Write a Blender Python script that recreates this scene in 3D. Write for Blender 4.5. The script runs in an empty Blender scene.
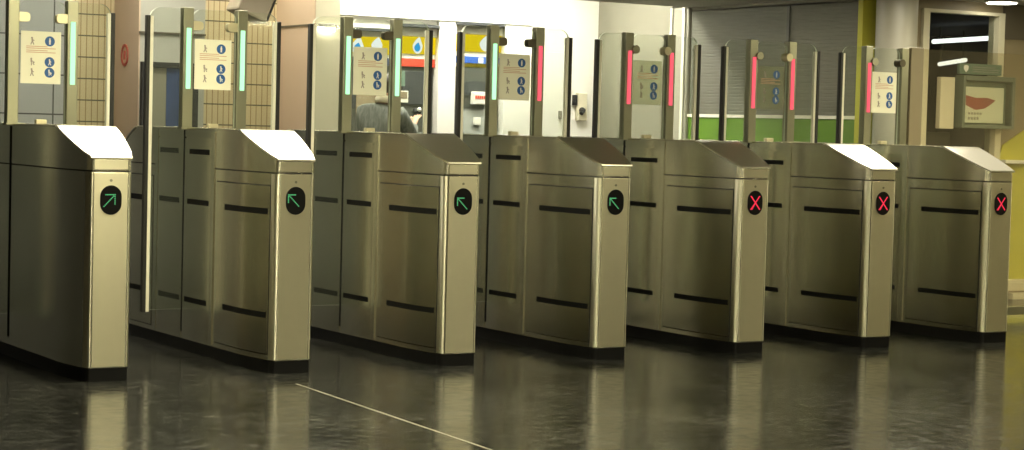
import bpy, bmesh, math, random
from mathutils import Vector, Matrix
random.seed(7)
S = bpy.context.scene
COL = S.collection
PI = math.pi

# ------------------------------------------------------------------ materials
def nmat(name):
    m = bpy.data.materials.new(name); m.use_nodes = True
    nt = m.node_tree; nt.nodes.clear()
    out = nt.nodes.new('ShaderNodeOutputMaterial')
    return m, nt, out

def pbr(name, col, rough=0.5, metal=0.0, spec=0.5, noise=0.0, nscale=(8, 8, 8), bump=0.0, rvar=0.0, aniso=0.0):
    m, nt, out = nmat(name)
    p = nt.nodes.new('ShaderNodeBsdfPrincipled')
    p.inputs['Base Color'].default_value = (*col, 1)
    p.inputs['Roughness'].default_value = rough
    p.inputs['Metallic'].default_value = metal
    p.inputs['Specular IOR Level'].default_value = spec
    if aniso:
        p.inputs['Anisotropic'].default_value = aniso; p.inputs['Anisotropic Rotation'].default_value = 0.25
        tg = nt.nodes.new('ShaderNodeTangent'); tg.direction_type = 'RADIAL'; tg.axis = 'Z'
        nt.links.new(tg.outputs[0], p.inputs['Tangent'])
    nt.links.new(p.outputs[0], out.inputs[0])
    if noise or bump or rvar:
        tc = nt.nodes.new('ShaderNodeTexCoord'); mp = nt.nodes.new('ShaderNodeMapping')
        mp.inputs['Scale'].default_value = nscale
        nz = nt.nodes.new('ShaderNodeTexNoise'); nz.inputs['Scale'].default_value = 1.0
        nz.inputs['Detail'].default_value = 5.0
        nt.links.new(tc.outputs['Object'], mp.inputs[0]); nt.links.new(mp.outputs[0], nz.inputs[0])
        if noise:
            mx = nt.nodes.new('ShaderNodeMix'); mx.data_type = 'RGBA'
            mx.inputs[6].default_value = (*[c * (1 - noise) for c in col], 1)
            mx.inputs[7].default_value = (*[min(1, c * (1 + noise)) for c in col], 1)
            nt.links.new(nz.outputs[0], mx.inputs[0]); nt.links.new(mx.outputs[2], p.inputs['Base Color'])
        if rvar:
            mr = nt.nodes.new('ShaderNodeMapRange')
            mr.inputs[1].default_value = 0.3; mr.inputs[2].default_value = 0.7
            mr.inputs[3].default_value = max(0.02, rough - rvar); mr.inputs[4].default_value = rough + rvar
            nt.links.new(nz.outputs[0], mr.inputs[0]); nt.links.new(mr.outputs[0], p.inputs['Roughness'])
        if bump:
            b = nt.nodes.new('ShaderNodeBump'); b.inputs['Strength'].default_value = bump
            b.inputs['Distance'].default_value = 0.002
            nt.links.new(nz.outputs[0], b.inputs['Height']); nt.links.new(b.outputs[0], p.inputs['Normal'])
    return m

def emit(name, col, strength):
    m, nt, out = nmat(name)
    e = nt.nodes.new('ShaderNodeEmission')
    e.inputs[0].default_value = (*col, 1); e.inputs[1].default_value = strength
    nt.links.new(e.outputs[0], out.inputs[0]); return m

def glass(name, tint=(0.9, 0.95, 0.9), gloss=(0.9, 0.9, 0.9), ior=1.45, haze=0.0, hazecol=(0.6, 0.65, 0.6)):
    m, nt, out = nmat(name)
    t = nt.nodes.new('ShaderNodeBsdfTransparent'); t.inputs[0].default_value = (*tint, 1)
    g = nt.nodes.new('ShaderNodeBsdfGlossy'); g.inputs[0].default_value = (*gloss, 1); g.inputs['Roughness'].default_value = 0.03
    fr = nt.nodes.new('ShaderNodeFresnel'); fr.inputs[0].default_value = ior
    mx = nt.nodes.new('ShaderNodeMixShader')
    nt.links.new(fr.outputs[0], mx.inputs[0]); nt.links.new(t.outputs[0], mx.inputs[1]); nt.links.new(g.outputs[0], mx.inputs[2])
    last = mx
    if haze:
        d = nt.nodes.new('ShaderNodeBsdfDiffuse'); d.inputs[0].default_value = (*hazecol, 1)
        m2 = nt.nodes.new('ShaderNodeMixShader'); m2.inputs[0].default_value = haze
        nt.links.new(mx.outputs[0], m2.inputs[1]); nt.links.new(d.outputs[0], m2.inputs[2]); last = m2
    nt.links.new(last.outputs[0], out.inputs[0]); return m

def tile_mat(name, col, joint, tw, th, jw, jh, axes='xz', vjoint=None, rough=0.35, var=0.08):
    """stack-bonded tiles on a wall: width tw, height th, joint widths jw / jh"""
    m, nt, out = nmat(name)
    N = nt.nodes.new; L = nt.links.new
    tc = N('ShaderNodeTexCoord'); sp = N('ShaderNodeSeparateXYZ'); L(tc.outputs['Object'], sp.inputs[0])
    def lines(o, size, w):
        a = N('ShaderNodeMath'); a.operation = 'DIVIDE'; a.inputs[1].default_value = size; L(o, a.inputs[0])
        b = N('ShaderNodeMath'); b.operation = 'FRACT'; L(a.outputs[0], b.inputs[0])
        c = N('ShaderNodeMath'); c.operation = 'LESS_THAN'; c.inputs[1].default_value = w / size; L(b.outputs[0], c.inputs[0])
        return c.outputs[0]
    u = sp.outputs[0 if axes[0] == 'x' else 1]; v = sp.outputs[2]
    lu = lines(u, tw, jw); lv = lines(v, th, jh)
    nz = N('ShaderNodeTexNoise'); nz.inputs['Scale'].default_value = 3.0; L(tc.outputs['Object'], nz.inputs[0])
    base = N('ShaderNodeMix'); base.data_type = 'RGBA'
    base.inputs[6].default_value = (*[c * (1 - var) for c in col], 1); base.inputs[7].default_value = (*[c * (1 + var) for c in col], 1)
    L(nz.outputs[0], base.inputs[0])
    m1 = N('ShaderNodeMix'); m1.data_type = 'RGBA'; m1.inputs[7].default_value = (*(vjoint or joint), 1)
    L(lu, m1.inputs[0]); L(base.outputs[2], m1.inputs[6])
    m2 = N('ShaderNodeMix'); m2.data_type = 'RGBA'; m2.inputs[7].default_value = (*joint, 1)
    L(lv, m2.inputs[0]); L(m1.outputs[2], m2.inputs[6])
    p = N('ShaderNodeBsdfPrincipled'); p.inputs['Roughness'].default_value = rough
    L(m2.outputs[2], p.inputs['Base Color']); L(p.outputs[0], out.inputs[0])
    return m

def floor_mat():
    m, nt, out = nmat('polished_dark_terrazzo')
    N = nt.nodes.new; L = nt.links.new
    tc = N('ShaderNodeTexCoord')
    n1 = N('ShaderNodeTexNoise'); n1.inputs['Scale'].default_value = 1.6; n1.inputs['Detail'].default_value = 8
    n2 = N('ShaderNodeTexNoise'); n2.inputs['Scale'].default_value = 38; n2.inputs['Detail'].default_value = 3
    n4 = N('ShaderNodeTexNoise'); n4.inputs['Scale'].default_value = 14; n4.inputs['Detail'].default_value = 6
    for n in (n1, n2, n4): L(tc.outputs['Object'], n.inputs[0])
    r1 = N('ShaderNodeValToRGB')
    r1.color_ramp.elements[0].position = 0.35; r1.color_ramp.elements[0].color = (0.011, 0.0115, 0.011, 1)
    r1.color_ramp.elements[1].position = 0.72; r1.color_ramp.elements[1].color = (0.044, 0.044, 0.041, 1)
    L(n1.outputs[0], r1.inputs[0])
    r2 = N('ShaderNodeValToRGB')
    r2.color_ramp.elements[0].position = 0.40; r2.color_ramp.elements[0].color = (0.55, 0.55, 0.55, 1)
    r2.color_ramp.elements[1].position = 0.70; r2.color_ramp.elements[1].color = (1.6, 1.6, 1.6, 1)
    L(n4.outputs[0], r2.inputs[0])
    mu = N('ShaderNodeMix'); mu.data_type = 'RGBA'; mu.blend_type = 'MULTIPLY'; mu.inputs[0].default_value = 1
    L(r1.outputs[0], mu.inputs[6]); L(r2.outputs[0], mu.inputs[7])
    r3 = N('ShaderNodeValToRGB')
    r3.color_ramp.elements[0].position = 0.38; r3.color_ramp.elements[0].color = (0.45, 0.45, 0.45, 1)
    r3.color_ramp.elements[1].position = 0.66; r3.color_ramp.elements[1].color = (1.7, 1.7, 1.7, 1)
    L(n2.outputs[0], r3.inputs[0])
    mu3 = N('ShaderNodeMix'); mu3.data_type = 'RGBA'; mu3.blend_type = 'MULTIPLY'; mu3.inputs[0].default_value = 1
    L(mu.outputs[2], mu3.inputs[6]); L(r3.outputs[0], mu3.inputs[7]); mu = mu3
    mp = N('ShaderNodeMapping'); mp.inputs['Scale'].default_value = (5, 17, 1); mp.inputs['Rotation'].default_value = (0, 0, 0.6)
    n5 = N('ShaderNodeTexNoise'); n5.inputs['Scale'].default_value = 1.6; n5.inputs['Detail'].default_value = 2
    L(tc.outputs['Object'], mp.inputs[0]); L(mp.outputs[0], n5.inputs[0])
    r5 = N('ShaderNodeMapRange'); r5.inputs[1].default_value = 0.70; r5.inputs[2].default_value = 0.74; r5.inputs[3].default_value = 0; r5.inputs[4].default_value = 1
    L(n5.outputs[0], r5.inputs[0])
    mx5 = N('ShaderNodeMix'); mx5.data_type = 'RGBA'; mx5.inputs[7].default_value = (0.22, 0.21, 0.18, 1)
    L(r5.outputs[0], mx5.inputs[0]); L(mu.outputs[2], mx5.inputs[6])
    p = N('ShaderNodeBsdfPrincipled'); L(mx5.outputs[2], p.inputs['Base Color'])
    p.inputs['Specular IOR Level'].default_value = 0.42
    mr = N('ShaderNodeMapRange'); mr.inputs[1].default_value = .3; mr.inputs[2].default_value = .75
    mr.inputs[3].default_value = 0.10; mr.inputs[4].default_value = 0.24
    L(n4.outputs[0], mr.inputs[0]); L(mr.outputs[0], p.inputs['Roughness'])
    L(p.outputs[0], out.inputs[0]); return m

M = {}
M['steel'] = pbr('brushed_steel', (0.73, 0.71, 0.58), 0.25, 1.0, aniso=0.8, noise=0.05, nscale=(9, 9, 3))
M['steel_panel'] = pbr('brushed_steel_panel', (0.73, 0.71, 0.575), 0.24, 1.0, aniso=0.6, noise=0.06, nscale=(9, 9, 3))
M['steel_front'] = pbr('brushed_steel_front', (0.66, 0.62, 0.45), 0.36, 1.0, noise=0.04, nscale=(14, 14, 14), aniso=0.6)
M['steel_corner'] = pbr('brushed_steel_corner', (0.72, 0.69, 0.54), 0.42, 1.0, aniso=0.95)
M['steel_cap'] = pbr('brushed_steel_cap', (0.66, 0.63, 0.52), 0.28, 1.0)
M['steel_post'] = pbr('satin_post', (0.30, 0.295, 0.21), 0.40, 1.0)
M['groove'] = pbr('groove_black', (0.012, 0.012, 0.010), 0.7, noise=0.2)
M['slot'] = pbr('slot_black', (0.005, 0.005, 0.005), 0.6, spec=0.15)
M['plinth'] = pbr('plinth_black', (0.005, 0.005, 0.005), 0.5, spec=0.2, noise=0.2)
M['rubber'] = pbr('rubber_black', (0.012, 0.011, 0.009), 0.55, noise=0.2)
M['edge_white'] = pbr('edge_strip', (0.85, 0.83, 0.70), 0.45, noise=0.05)
M['glass'] = glass('door_glass', (0.955, 0.975, 0.945), ior=1.28, haze=0.018, hazecol=(0.55, 0.62, 0.5))
M['glass_edge'] = pbr('glass_edge', (0.78, 0.84, 0.70), 0.25, noise=0.05)
M['glass_plain'] = glass('window_glass', (0.95, 0.97, 0.95), ior=1.22)
M['glass_brown'] = glass('smoked_glass', (0.93, 0.90, 0.82), ior=1.35, haze=0.03, hazecol=(0.45, 0.40, 0.28))
M['sign'] = pbr('sign_cream', (0.90, 0.88, 0.72), 0.5, noise=0.03)
M['sign_clear'] = glass('sign_film', (0.80, 0.82, 0.72), ior=1.2, haze=0.16, hazecol=(0.7, 0.72, 0.55))
M['ring_red'] = pbr('ring_red', (0.40, 0.06, 0.035), 0.5, noise=0.05)
M['pier_grey'] = pbr('pier_grey_paint', (0.40, 0.40, 0.35), 0.6, noise=0.05)
M['sign_blue'] = pbr('sign_blue', (0.020, 0.105, 0.33), 0.45, noise=0.05)
M['sign_white'] = pbr('sign_white', (0.78, 0.78, 0.74), 0.5, noise=0.03)
M['sign_dark'] = pbr('sign_dark', (0.38, 0.33, 0.28), 0.5, noise=0.1)
M['sign_red'] = pbr('sign_red', (0.62, 0.36, 0.24), 0.5, noise=0.1)
M['bracket'] = pbr('bracket_cream', (0.66, 0.60, 0.40), 0.35, 0.6, noise=0.05)
M['bracket_dark'] = pbr('bracket_dark', (0.10, 0.085, 0.055), 0.4, 0.7, noise=0.05)  # darkened copy of the cream: backlit shade painted on the middle gates' clamps
M['display'] = pbr('display_black', (0.004, 0.004, 0.004), 0.3, spec=0.25)
M['led_green'] = emit('led_green', (0.22, 1.0, 0.38), 0.5)
M['led_red'] = emit('led_red', (1.0, 0.045, 0.09), 1.1)
M['lamp_green'] = emit('lamp_mint', (0.45, 1.0, 0.54), 1.5)
M['lamp_red'] = emit('lamp_red', (1.0, 0.13, 0.17), 1.1)
M['floor'] = floor_mat()
M['joint'] = pbr('floor_joint', (0.27, 0.255, 0.20), 0.4, noise=0.2, nscale=(30, 30, 30))
M['ceiling'] = pbr('ceiling_paint', (0.42, 0.40, 0.33), 0.8, noise=0.05)
M['tile'] = tile_mat('cream_tiles', (0.58, 0.49, 0.30), (0.10, 0.085, 0.05), 0.052, 0.181, 0.008, 0.011, vjoint=(0.30, 0.21, 0.09))
M['bluegrey'] = tile_mat('bluegrey_panels', (0.40, 0.41, 0.41), (0.06, 0.06, 0.06), 0.36, 0.33, 0.012, 0.012)
M['pink'] = pbr('beige_pink_paint', (0.56, 0.43, 0.30), 0.7, noise=0.08, nscale=(2, 2, 2))
M['white'] = pbr('white_paint', (0.80, 0.79, 0.70), 0.55, noise=0.03)
M['cream'] = pbr('cream_paint', (0.62, 0.58, 0.42), 0.55, noise=0.05)
M['beige'] = pbr('beige_grey_paint', (0.22, 0.21, 0.155), 0.55, noise=0.06)
M['hall'] = pbr('hall_wall_paint', (0.50, 0.46, 0.34), 0.7, noise=0.06)
M['shutter'] = pbr('grey_shutter_slats', (0.135, 0.135, 0.10), 0.45, noise=0.05)
M['green'] = pbr('green_band', (0.10, 0.22, 0.008), 0.5, noise=0.06)
M['limewall'] = pbr('lime_paint', (0.50, 0.48, 0.05), 0.55, noise=0.06)
M['brown'] = pbr('brown_panel', (0.24, 0.195, 0.115), 0.5, noise=0.08)
M['darkbrown'] = pbr('dark_brown_panel', (0.09, 0.075, 0.05), 0.5, noise=0.08)
M['column'] = pbr('column_grey', (0.36, 0.34, 0.27), 0.35, noise=0.05)
M['black'] = pbr('matt_black', (0.015, 0.015, 0.014), 0.6, noise=0.1)
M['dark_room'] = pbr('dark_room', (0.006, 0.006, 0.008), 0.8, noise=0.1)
M['mach_grey'] = pbr('machine_grey', (0.085, 0.09, 0.075), 0.4, noise=0.08)
M['mach_dark'] = pbr('machine_dark', (0.045, 0.05, 0.05), 0.4, noise=0.08)
M['mach_silver'] = pbr('machine_silver', (0.26, 0.27, 0.25), 0.35, 0.5, noise=0.1)
M['yellow'] = emit('lit_yellow_fascia', (0.80, 0.60, 0.01), 1.0)
M['drop_white'] = emit('lit_white_mark', (0.9, 0.95, 0.9), 1.0)
M['drop_blue'] = emit('lit_blue_mark', (0.05, 0.42, 0.85), 0.9)
M['red_band'] = pbr('red_band', (0.62, 0.06, 0.03), 0.45, noise=0.06)
M['blue_band'] = pbr('blue_band', (0.03, 0.10, 0.42), 0.45, noise=0.06)
M['navy'] = pbr('navy', (0.04, 0.06, 0.12), 0.5, noise=0.1)
M['blue_poster'] = pbr('blue_poster', (0.03, 0.055, 0.14), 0.35, noise=0.7, nscale=(7, 7, 4))
M['poster'] = pbr('poster_paper', (0.86, 0.84, 0.70), 0.5, noise=0.04)
M['poster_red'] = pbr('poster_red', (0.36, 0.07, 0.05), 0.5, noise=0.1)
M['case_green'] = pbr('case_grey_green', (0.13, 0.16, 0.12), 0.4, noise=0.08)
M['sign_green'] = pbr('sign_grey_green', (0.12, 0.19, 0.14), 0.45, noise=0.08)
M['lamp'] = emit('ceiling_lamp', (1.0, 0.93, 0.74), 18.0)
M['fill_warm'] = emit('fill_lamp_warm', (1.0, 0.92, 0.60), 41.0)  # for the unseen fill lights added before gates and booth
M['lamp_niche'] = emit('niche_lamp', (1.0, 0.97, 0.86), 70.0)
M['fill_cove'] = emit('cove_fill_lamp', (1.0, 0.95, 0.80), 26.0)  # for the unseen fill lights added along the left background
M['lamp_soft'] = emit('ceiling_lamp_soft', (1.0, 0.92, 0.72), 1.6)
M['lamp_spot'] = emit('downlight_lamp', (1.0, 0.95, 0.80), 12)
M['tube'] = emit('reflected_line_glow', (0.95, 1.0, 0.98), 1.6)  # glow of the tubes that imitate reflected neon lines
M['housing'] = pbr('lamp_housing', (0.35, 0.34, 0.30), 0.5, noise=0.05)
M['jacket'] = pbr('grey_jacket', (0.15, 0.16, 0.14), 0.8, noise=0.95, nscale=(45, 45, 4), bump=0.3)
M['trousers'] = pbr('dark_trousers', (0.03, 0.03, 0.035), 0.8, noise=0.2)
M['skin'] = pbr('skin', (0.55, 0.30, 0.19), 0.55, noise=0.05)
M['hair'] = pbr('dark_hair', (0.035, 0.022, 0.014), 0.6, noise=0.3, nscale=(60, 60, 6))
M['scarf'] = pbr('cream_collar', (0.85, 0.78, 0.58), 0.8, noise=0.1)
M['shoe'] = pbr('black_shoe', (0.012, 0.012, 0.012), 0.4, noise=0.1)
M['boxbeige'] = pbr('beige_plastic', (0.40, 0.34, 0.24), 0.5, noise=0.06)

# ------------------------------------------------------------------ mesh helpers
def box(bm, x0, x1, y0, y1, z0, z1, bev=0.0, seg=2):
    r = bmesh.ops.create_cube(bm, size=1.0)
    vs = r['verts']
    for v in vs:
        v.co = Vector(((x0 + x1) / 2 + v.co.x * (x1 - x0), (y0 + y1) / 2 + v.co.y * (y1 - y0), (z0 + z1) / 2 + v.co.z * (z1 - z0)))
    if bev:
        es = list({e for v in vs for e in v.link_edges})
        bmesh.ops.bevel(bm, geom=es, offset=bev, segments=seg, affect='EDGES', profile=0.5)

def prism(bm, pts, axis, a, b):
    """polygon pts extruded from a to b along axis ('x','y','z'); pts hold the other two coordinates in order"""
    def mk(p, t):
        return {'x': (t, p[0], p[1]), 'y': (p[0], t, p[1]), 'z': (p[0], p[1], t)}[axis]
    A = [bm.verts.new(mk(p, a)) for p in pts]; B = [bm.verts.new(mk(p, b)) for p in pts]
    n = len(pts)
    bm.faces.new(A); bm.faces.new(list(reversed(B)))
    for i in range(n):
        bm.faces.new((A[i], B[i], B[(i + 1) % n], A[(i + 1) % n]))

def cyl(bm, p0, p1, r, n=16, r2=None):
    p0, p1 = Vector(p0), Vector(p1); d = p1 - p0
    q = d.to_track_quat('Z', 'Y').to_matrix().to_4x4()
    bmesh.ops.create_cone(bm, cap_ends=True, segments=n, radius1=r, radius2=r if r2 is None else r2, depth=d.length,
                          matrix=Matrix.Translation((p0 + p1) / 2) @ q)

def ball(bm, c, r, sx=1, sy=1, sz=1, n=16):
    bmesh.ops.create_uvsphere(bm, u_segments=n, v_segments=n // 2 + 2, radius=r,
                              matrix=Matrix.Translation(c) @ Matrix.Diagonal((sx, sy, sz, 1)))

def obj(name, bm, mat, parent=None, smooth=False, loc=None):
    bmesh.ops.recalc_face_normals(bm, faces=bm.faces)
    me = bpy.data.meshes.new(name); bm.to_mesh(me); bm.free()
    me.materials.append(M[mat])
    if smooth:
        me.polygons.foreach_set('use_smooth', [True] * len(me.polygons))
        try: me.set_sharp_from_angle(angle=math.radians(35))
        except Exception: pass
    o = bpy.data.objects.new(name, me); COL.objects.link(o)
    if parent: o.parent = parent
    if loc: o.location = loc
    return o

def edge_faces(o):
    o.data.materials.append(M['glass_edge'])
    for p in o.data.polygons:
        if abs(p.normal.y) < 0.5: p.material_index = 1
    return o

def bobj(name, mat, parent, *boxes, bev=0.0, smooth=False):
    bm = bmesh.new()
    for b in boxes: box(bm, *b, bev=bev)
    return obj(name, bm, mat, parent, smooth)

def tag(o, label, cat, group=None):
    o['label'] = label; o['category'] = cat
    if group: o['group'] = group
    return o

def thing(name, label, cat, loc=(0, 0, 0), rz=0.0, group=None):
    o = bpy.data.objects.new(name, None); COL.objects.link(o)
    o.location = loc; o.rotation_euler = (0, 0, rz); o.empty_display_size = 0.1
    return tag(o, label, cat, group)

def struct(o):
    o['kind'] = 'structure'; return o

# ------------------------------------------------------------------ the ticket gate
LP = 1.178          # depth of the leaf plane behind the gate's front face
HALF = 1.178
DU = 0.013
def side(Y):
    """half width of the cabinet at depth Y (mirrored about the leaf plane)"""
    if Y > HALF: Y = 2 * HALF - Y
    if Y <= 0.05: return 0.092 + 0.024 * math.sqrt(max(0.0, 1 - ((0.05 - max(0.0, Y)) / 0.05) ** 2))
    if Y >= 0.37: return 0.150
    t = (Y - 0.05) / 0.32
    return 0.116 + 0.034 * (1 - (1 - t) ** 1.7)
def ztop(Y):
    if Y > HALF: Y = 2 * HALF - Y
    return 1.262 if Y >= 0.38 else 1.116 + (1.262 - 1.116) * Y / 0.38
HY = [0.0, 0.003, 0.008, 0.016, 0.026, 0.037, 0.05, 0.075, 0.1, 0.14, 0.18, 0.23, 0.28, 0.33, 0.37, 0.38, 0.45, 0.52, 0.6, 0.66, 0.72, 0.8, 0.86, 0.92, 0.98, 1.04, 1.10, HALF]
STY = HY + [2 * HALF - y for y in reversed(HY[:-1])]

def shell(bm, z0, ztopf, inset=0.0):
    L0, L1, R0, R1 = [], [], [], []
    n = len(STY)
    for i, Y in enumerate(STY):
        u = side(Y) - inset
        yy = Y + (inset if i == 0 else -inset if i == n - 1 else 0)
        L0.append(bm.verts.new((-u, yy, z0))); R0.append(bm.verts.new((u, yy, z0)))
        zt = ztopf(Y)
        L1.append(bm.verts.new((-u, yy, zt))); R1.append(bm.verts.new((u, yy, zt)))
    for i in range(n - 1):
        bm.faces.new((L0[i], L0[i + 1], L1[i + 1], L1[i])); bm.faces.new((R0[i + 1], R0[i], R1[i], R1[i + 1]))
        bm.faces.new((L1[i], L1[i + 1], R1[i + 1], R1[i])); bm.faces.new((L0[i + 1], L0[i], R0[i], R0[i + 1]))
    bm.faces.new((L0[0], L1[0], R1[0], R0[0])); bm.faces.new((R0[-1], R1[-1], L1[-1], L0[-1]))

def side_plate(bm, s, y0, y1, z0, z1, holes=(), t=0.004, mirror=False, bow=0.0):
    """a plate lying on the cabinet side s (-1 left, +1 right), with rectangular holes"""
    ys = {y0, y1}; zs = {z0, z1}
    for h in holes: ys |= {h[0], h[1]}; zs |= {h[2], h[3]}
    for y in HY:
        if y0 < y < y1: ys.add(y)
    ys = sorted(ys); zs = sorted(zs)
    cache = {}
    def V(y, z, o):
        k = (y, z, o)
        if k not in cache:
            Y = 2 * HALF - y if mirror else y
            u = side(y) + ((t + bow * math.sin(PI * (y - y0) / (y1 - y0))) if o else 0.0003)
            cache[k] = bm.verts.new((s * u, Y, z))
        return cache[k]
    cells = set()
    for i in range(len(ys) - 1):
        for j in range(len(zs) - 1):
            cy, cz = (ys[i] + ys[i + 1]) / 2, (zs[j] + zs[j + 1]) / 2
            if not any(h[0] < cy < h[1] and h[2] < cz < h[3] for h in holes): cells.add((i, j))
    for (i, j) in cells:
        a, b, c, d = (ys[i], zs[j]), (ys[i + 1], zs[j]), (ys[i + 1], zs[j + 1]), (ys[i], zs[j + 1])
        bm.faces.new([V(*p, 1) for p in (a, b, c, d)])
        bm.faces.new([V(*p, 0) for p in (d, c, b, a)])
        for (di, dj, p, q) in ((0, -1, a, b), (1, 0, b, c), (0, 1, c, d), (-1, 0, d, a)):
            if (i + di, j + dj) not in cells:
                bm.faces.new((V(*p, 1), V(*p, 0), V(*q, 0), V(*q, 1)))

def side_strip(bm, s, y0, y1, z0, z1, t0, t1, mirror=False):
    ys = sorted({y0, y1} | {y for y in HY if y0 < y < y1})
    rows = []
    for y in ys:
        Y = 2 * HALF - y if mirror else y
        u = side(y)
        rows.append([bm.verts.new((s * (u + t), Y, z)) for (t, z) in ((t0, z0), (t1, z0), (t1, z1), (t0, z1))])
    bm.faces.new(rows[0]); bm.faces.new(list(reversed(rows[-1])))
    for a, b in zip(rows, rows[1:]):
        for k in range(4):
            bm.faces.new((a[k], a[(k + 1) % 4], b[(k + 1) % 4], b[k]))

def pill(bm, cx, cz, w, h, y0, y1, n=14):
    r = w / 2; pts = []
    for i in range(n + 1):
        a = PI * i / n; pts.append((cx + r * math.cos(a), cz + (h / 2 - r) + r * math.sin(a)))
    for i in range(n + 1):
        a = PI + PI * i / n; pts.append((cx + r * math.cos(a), cz - (h / 2 - r) + r * math.sin(a)))
    prism(bm, pts, 'y', y0, y1)

def dots(bm, segs, y0, y1, d=0.0058, step=0.0085):
    for (x0, z0, x1, z1) in segs:
        n = max(1, int(round(math.hypot(x1 - x0, z1 - z0) / step)))
        for i in range(n + 1):
            t = i / n; x = x0 + (x1 - x0) * t; z = z0 + (z1 - z0) * t
            box(bm, x - d / 2, x + d / 2, y0, y1, z - d / 2, z + d / 2)

def leaf_glass(bm, s):
    a, b = 0.150, 0.386
    z0, z1, r = 0.235, 1.935, 0.062
    pts = [(s * a, z0), (s * b, z0), (s * b, z1 - r)]
    for i in range(1, 8):
        t = PI / 2 * i / 8
        pts.append((s * (b - r + r * math.cos(t)), z1 - r + r * math.sin(t)))
    pts += [(s * (b - r), z1), (s * a, z1)]
    prism(bm, [(p[0] + DU, p[1]) for p in pts], 'y', LP - 0.006, LP + 0.006)

SIGN_CACHE = {}
def pictos(bm, kind, cx, cz, s, y0, y1):
    """tiny standing / walking / pushing figures"""
    def bar(x0, z0, x1, z1, w):
        d = Vector((x1 - x0, z1 - z0)); n = Vector((-d.y, d.x)).normalized() * w / 2
        prism(bm, [(cx + (x0 + n.x * 1) * s, cz + (z0 + n.y) * s), (cx + (x1 + n.x) * s, cz + (z1 + n.y) * s),
                   (cx + (x1 - n.x) * s, cz + (z1 - n.y) * s), (cx + (x0 - n.x) * s, cz + (z0 - n.y) * s)], 'y', y0, y1)
    def head(x, z, r):
        prism(bm, [(cx + (x + r * math.cos(PI * i / 6)) * s, cz + (z + r * math.sin(PI * i / 6)) * s) for i in range(12)], 'y', y0, y1)
    if kind == 0:
        head(0, .6, .2); bar(0, .4, 0, -.25, .5); bar(-.12, -.2, -.12, -.85, .2); bar(.12, -.2, .12, -.85, .2)
    elif kind == 1:
        head(-.05, .6, .2); bar(0, .42, .05, -.1, .36); bar(.05, -.1, .35, -.8, .2); bar(.0, -.1, -.3, -.8, .2); bar(0, .3, .45, .0, .15)
    else:
        head(-.15, .6, .2); bar(-.15, .42, -.1, -.1, .34); bar(-.1, -.1, -.1, -.8, .22); bar(-.1, .2, .3, .05, .14); bar(.15, -.15, .55, -.15, .3); bar(.2, -.3, .5, -.7, .18)

ARROW_UL = [(-.034, .026, .010, .026), (-.034, .026, -.034, -.018), (-.026, .018, .032, -.040)]
ARROW_UR = [(.030, .030, -.024, .030), (.030, .030, .030, -.022), (.022, .022, -.034, -.036)]
CROSS = [(-.032, .038, .032, -.038), (.032, .038, -.032, -.038)]

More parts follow.
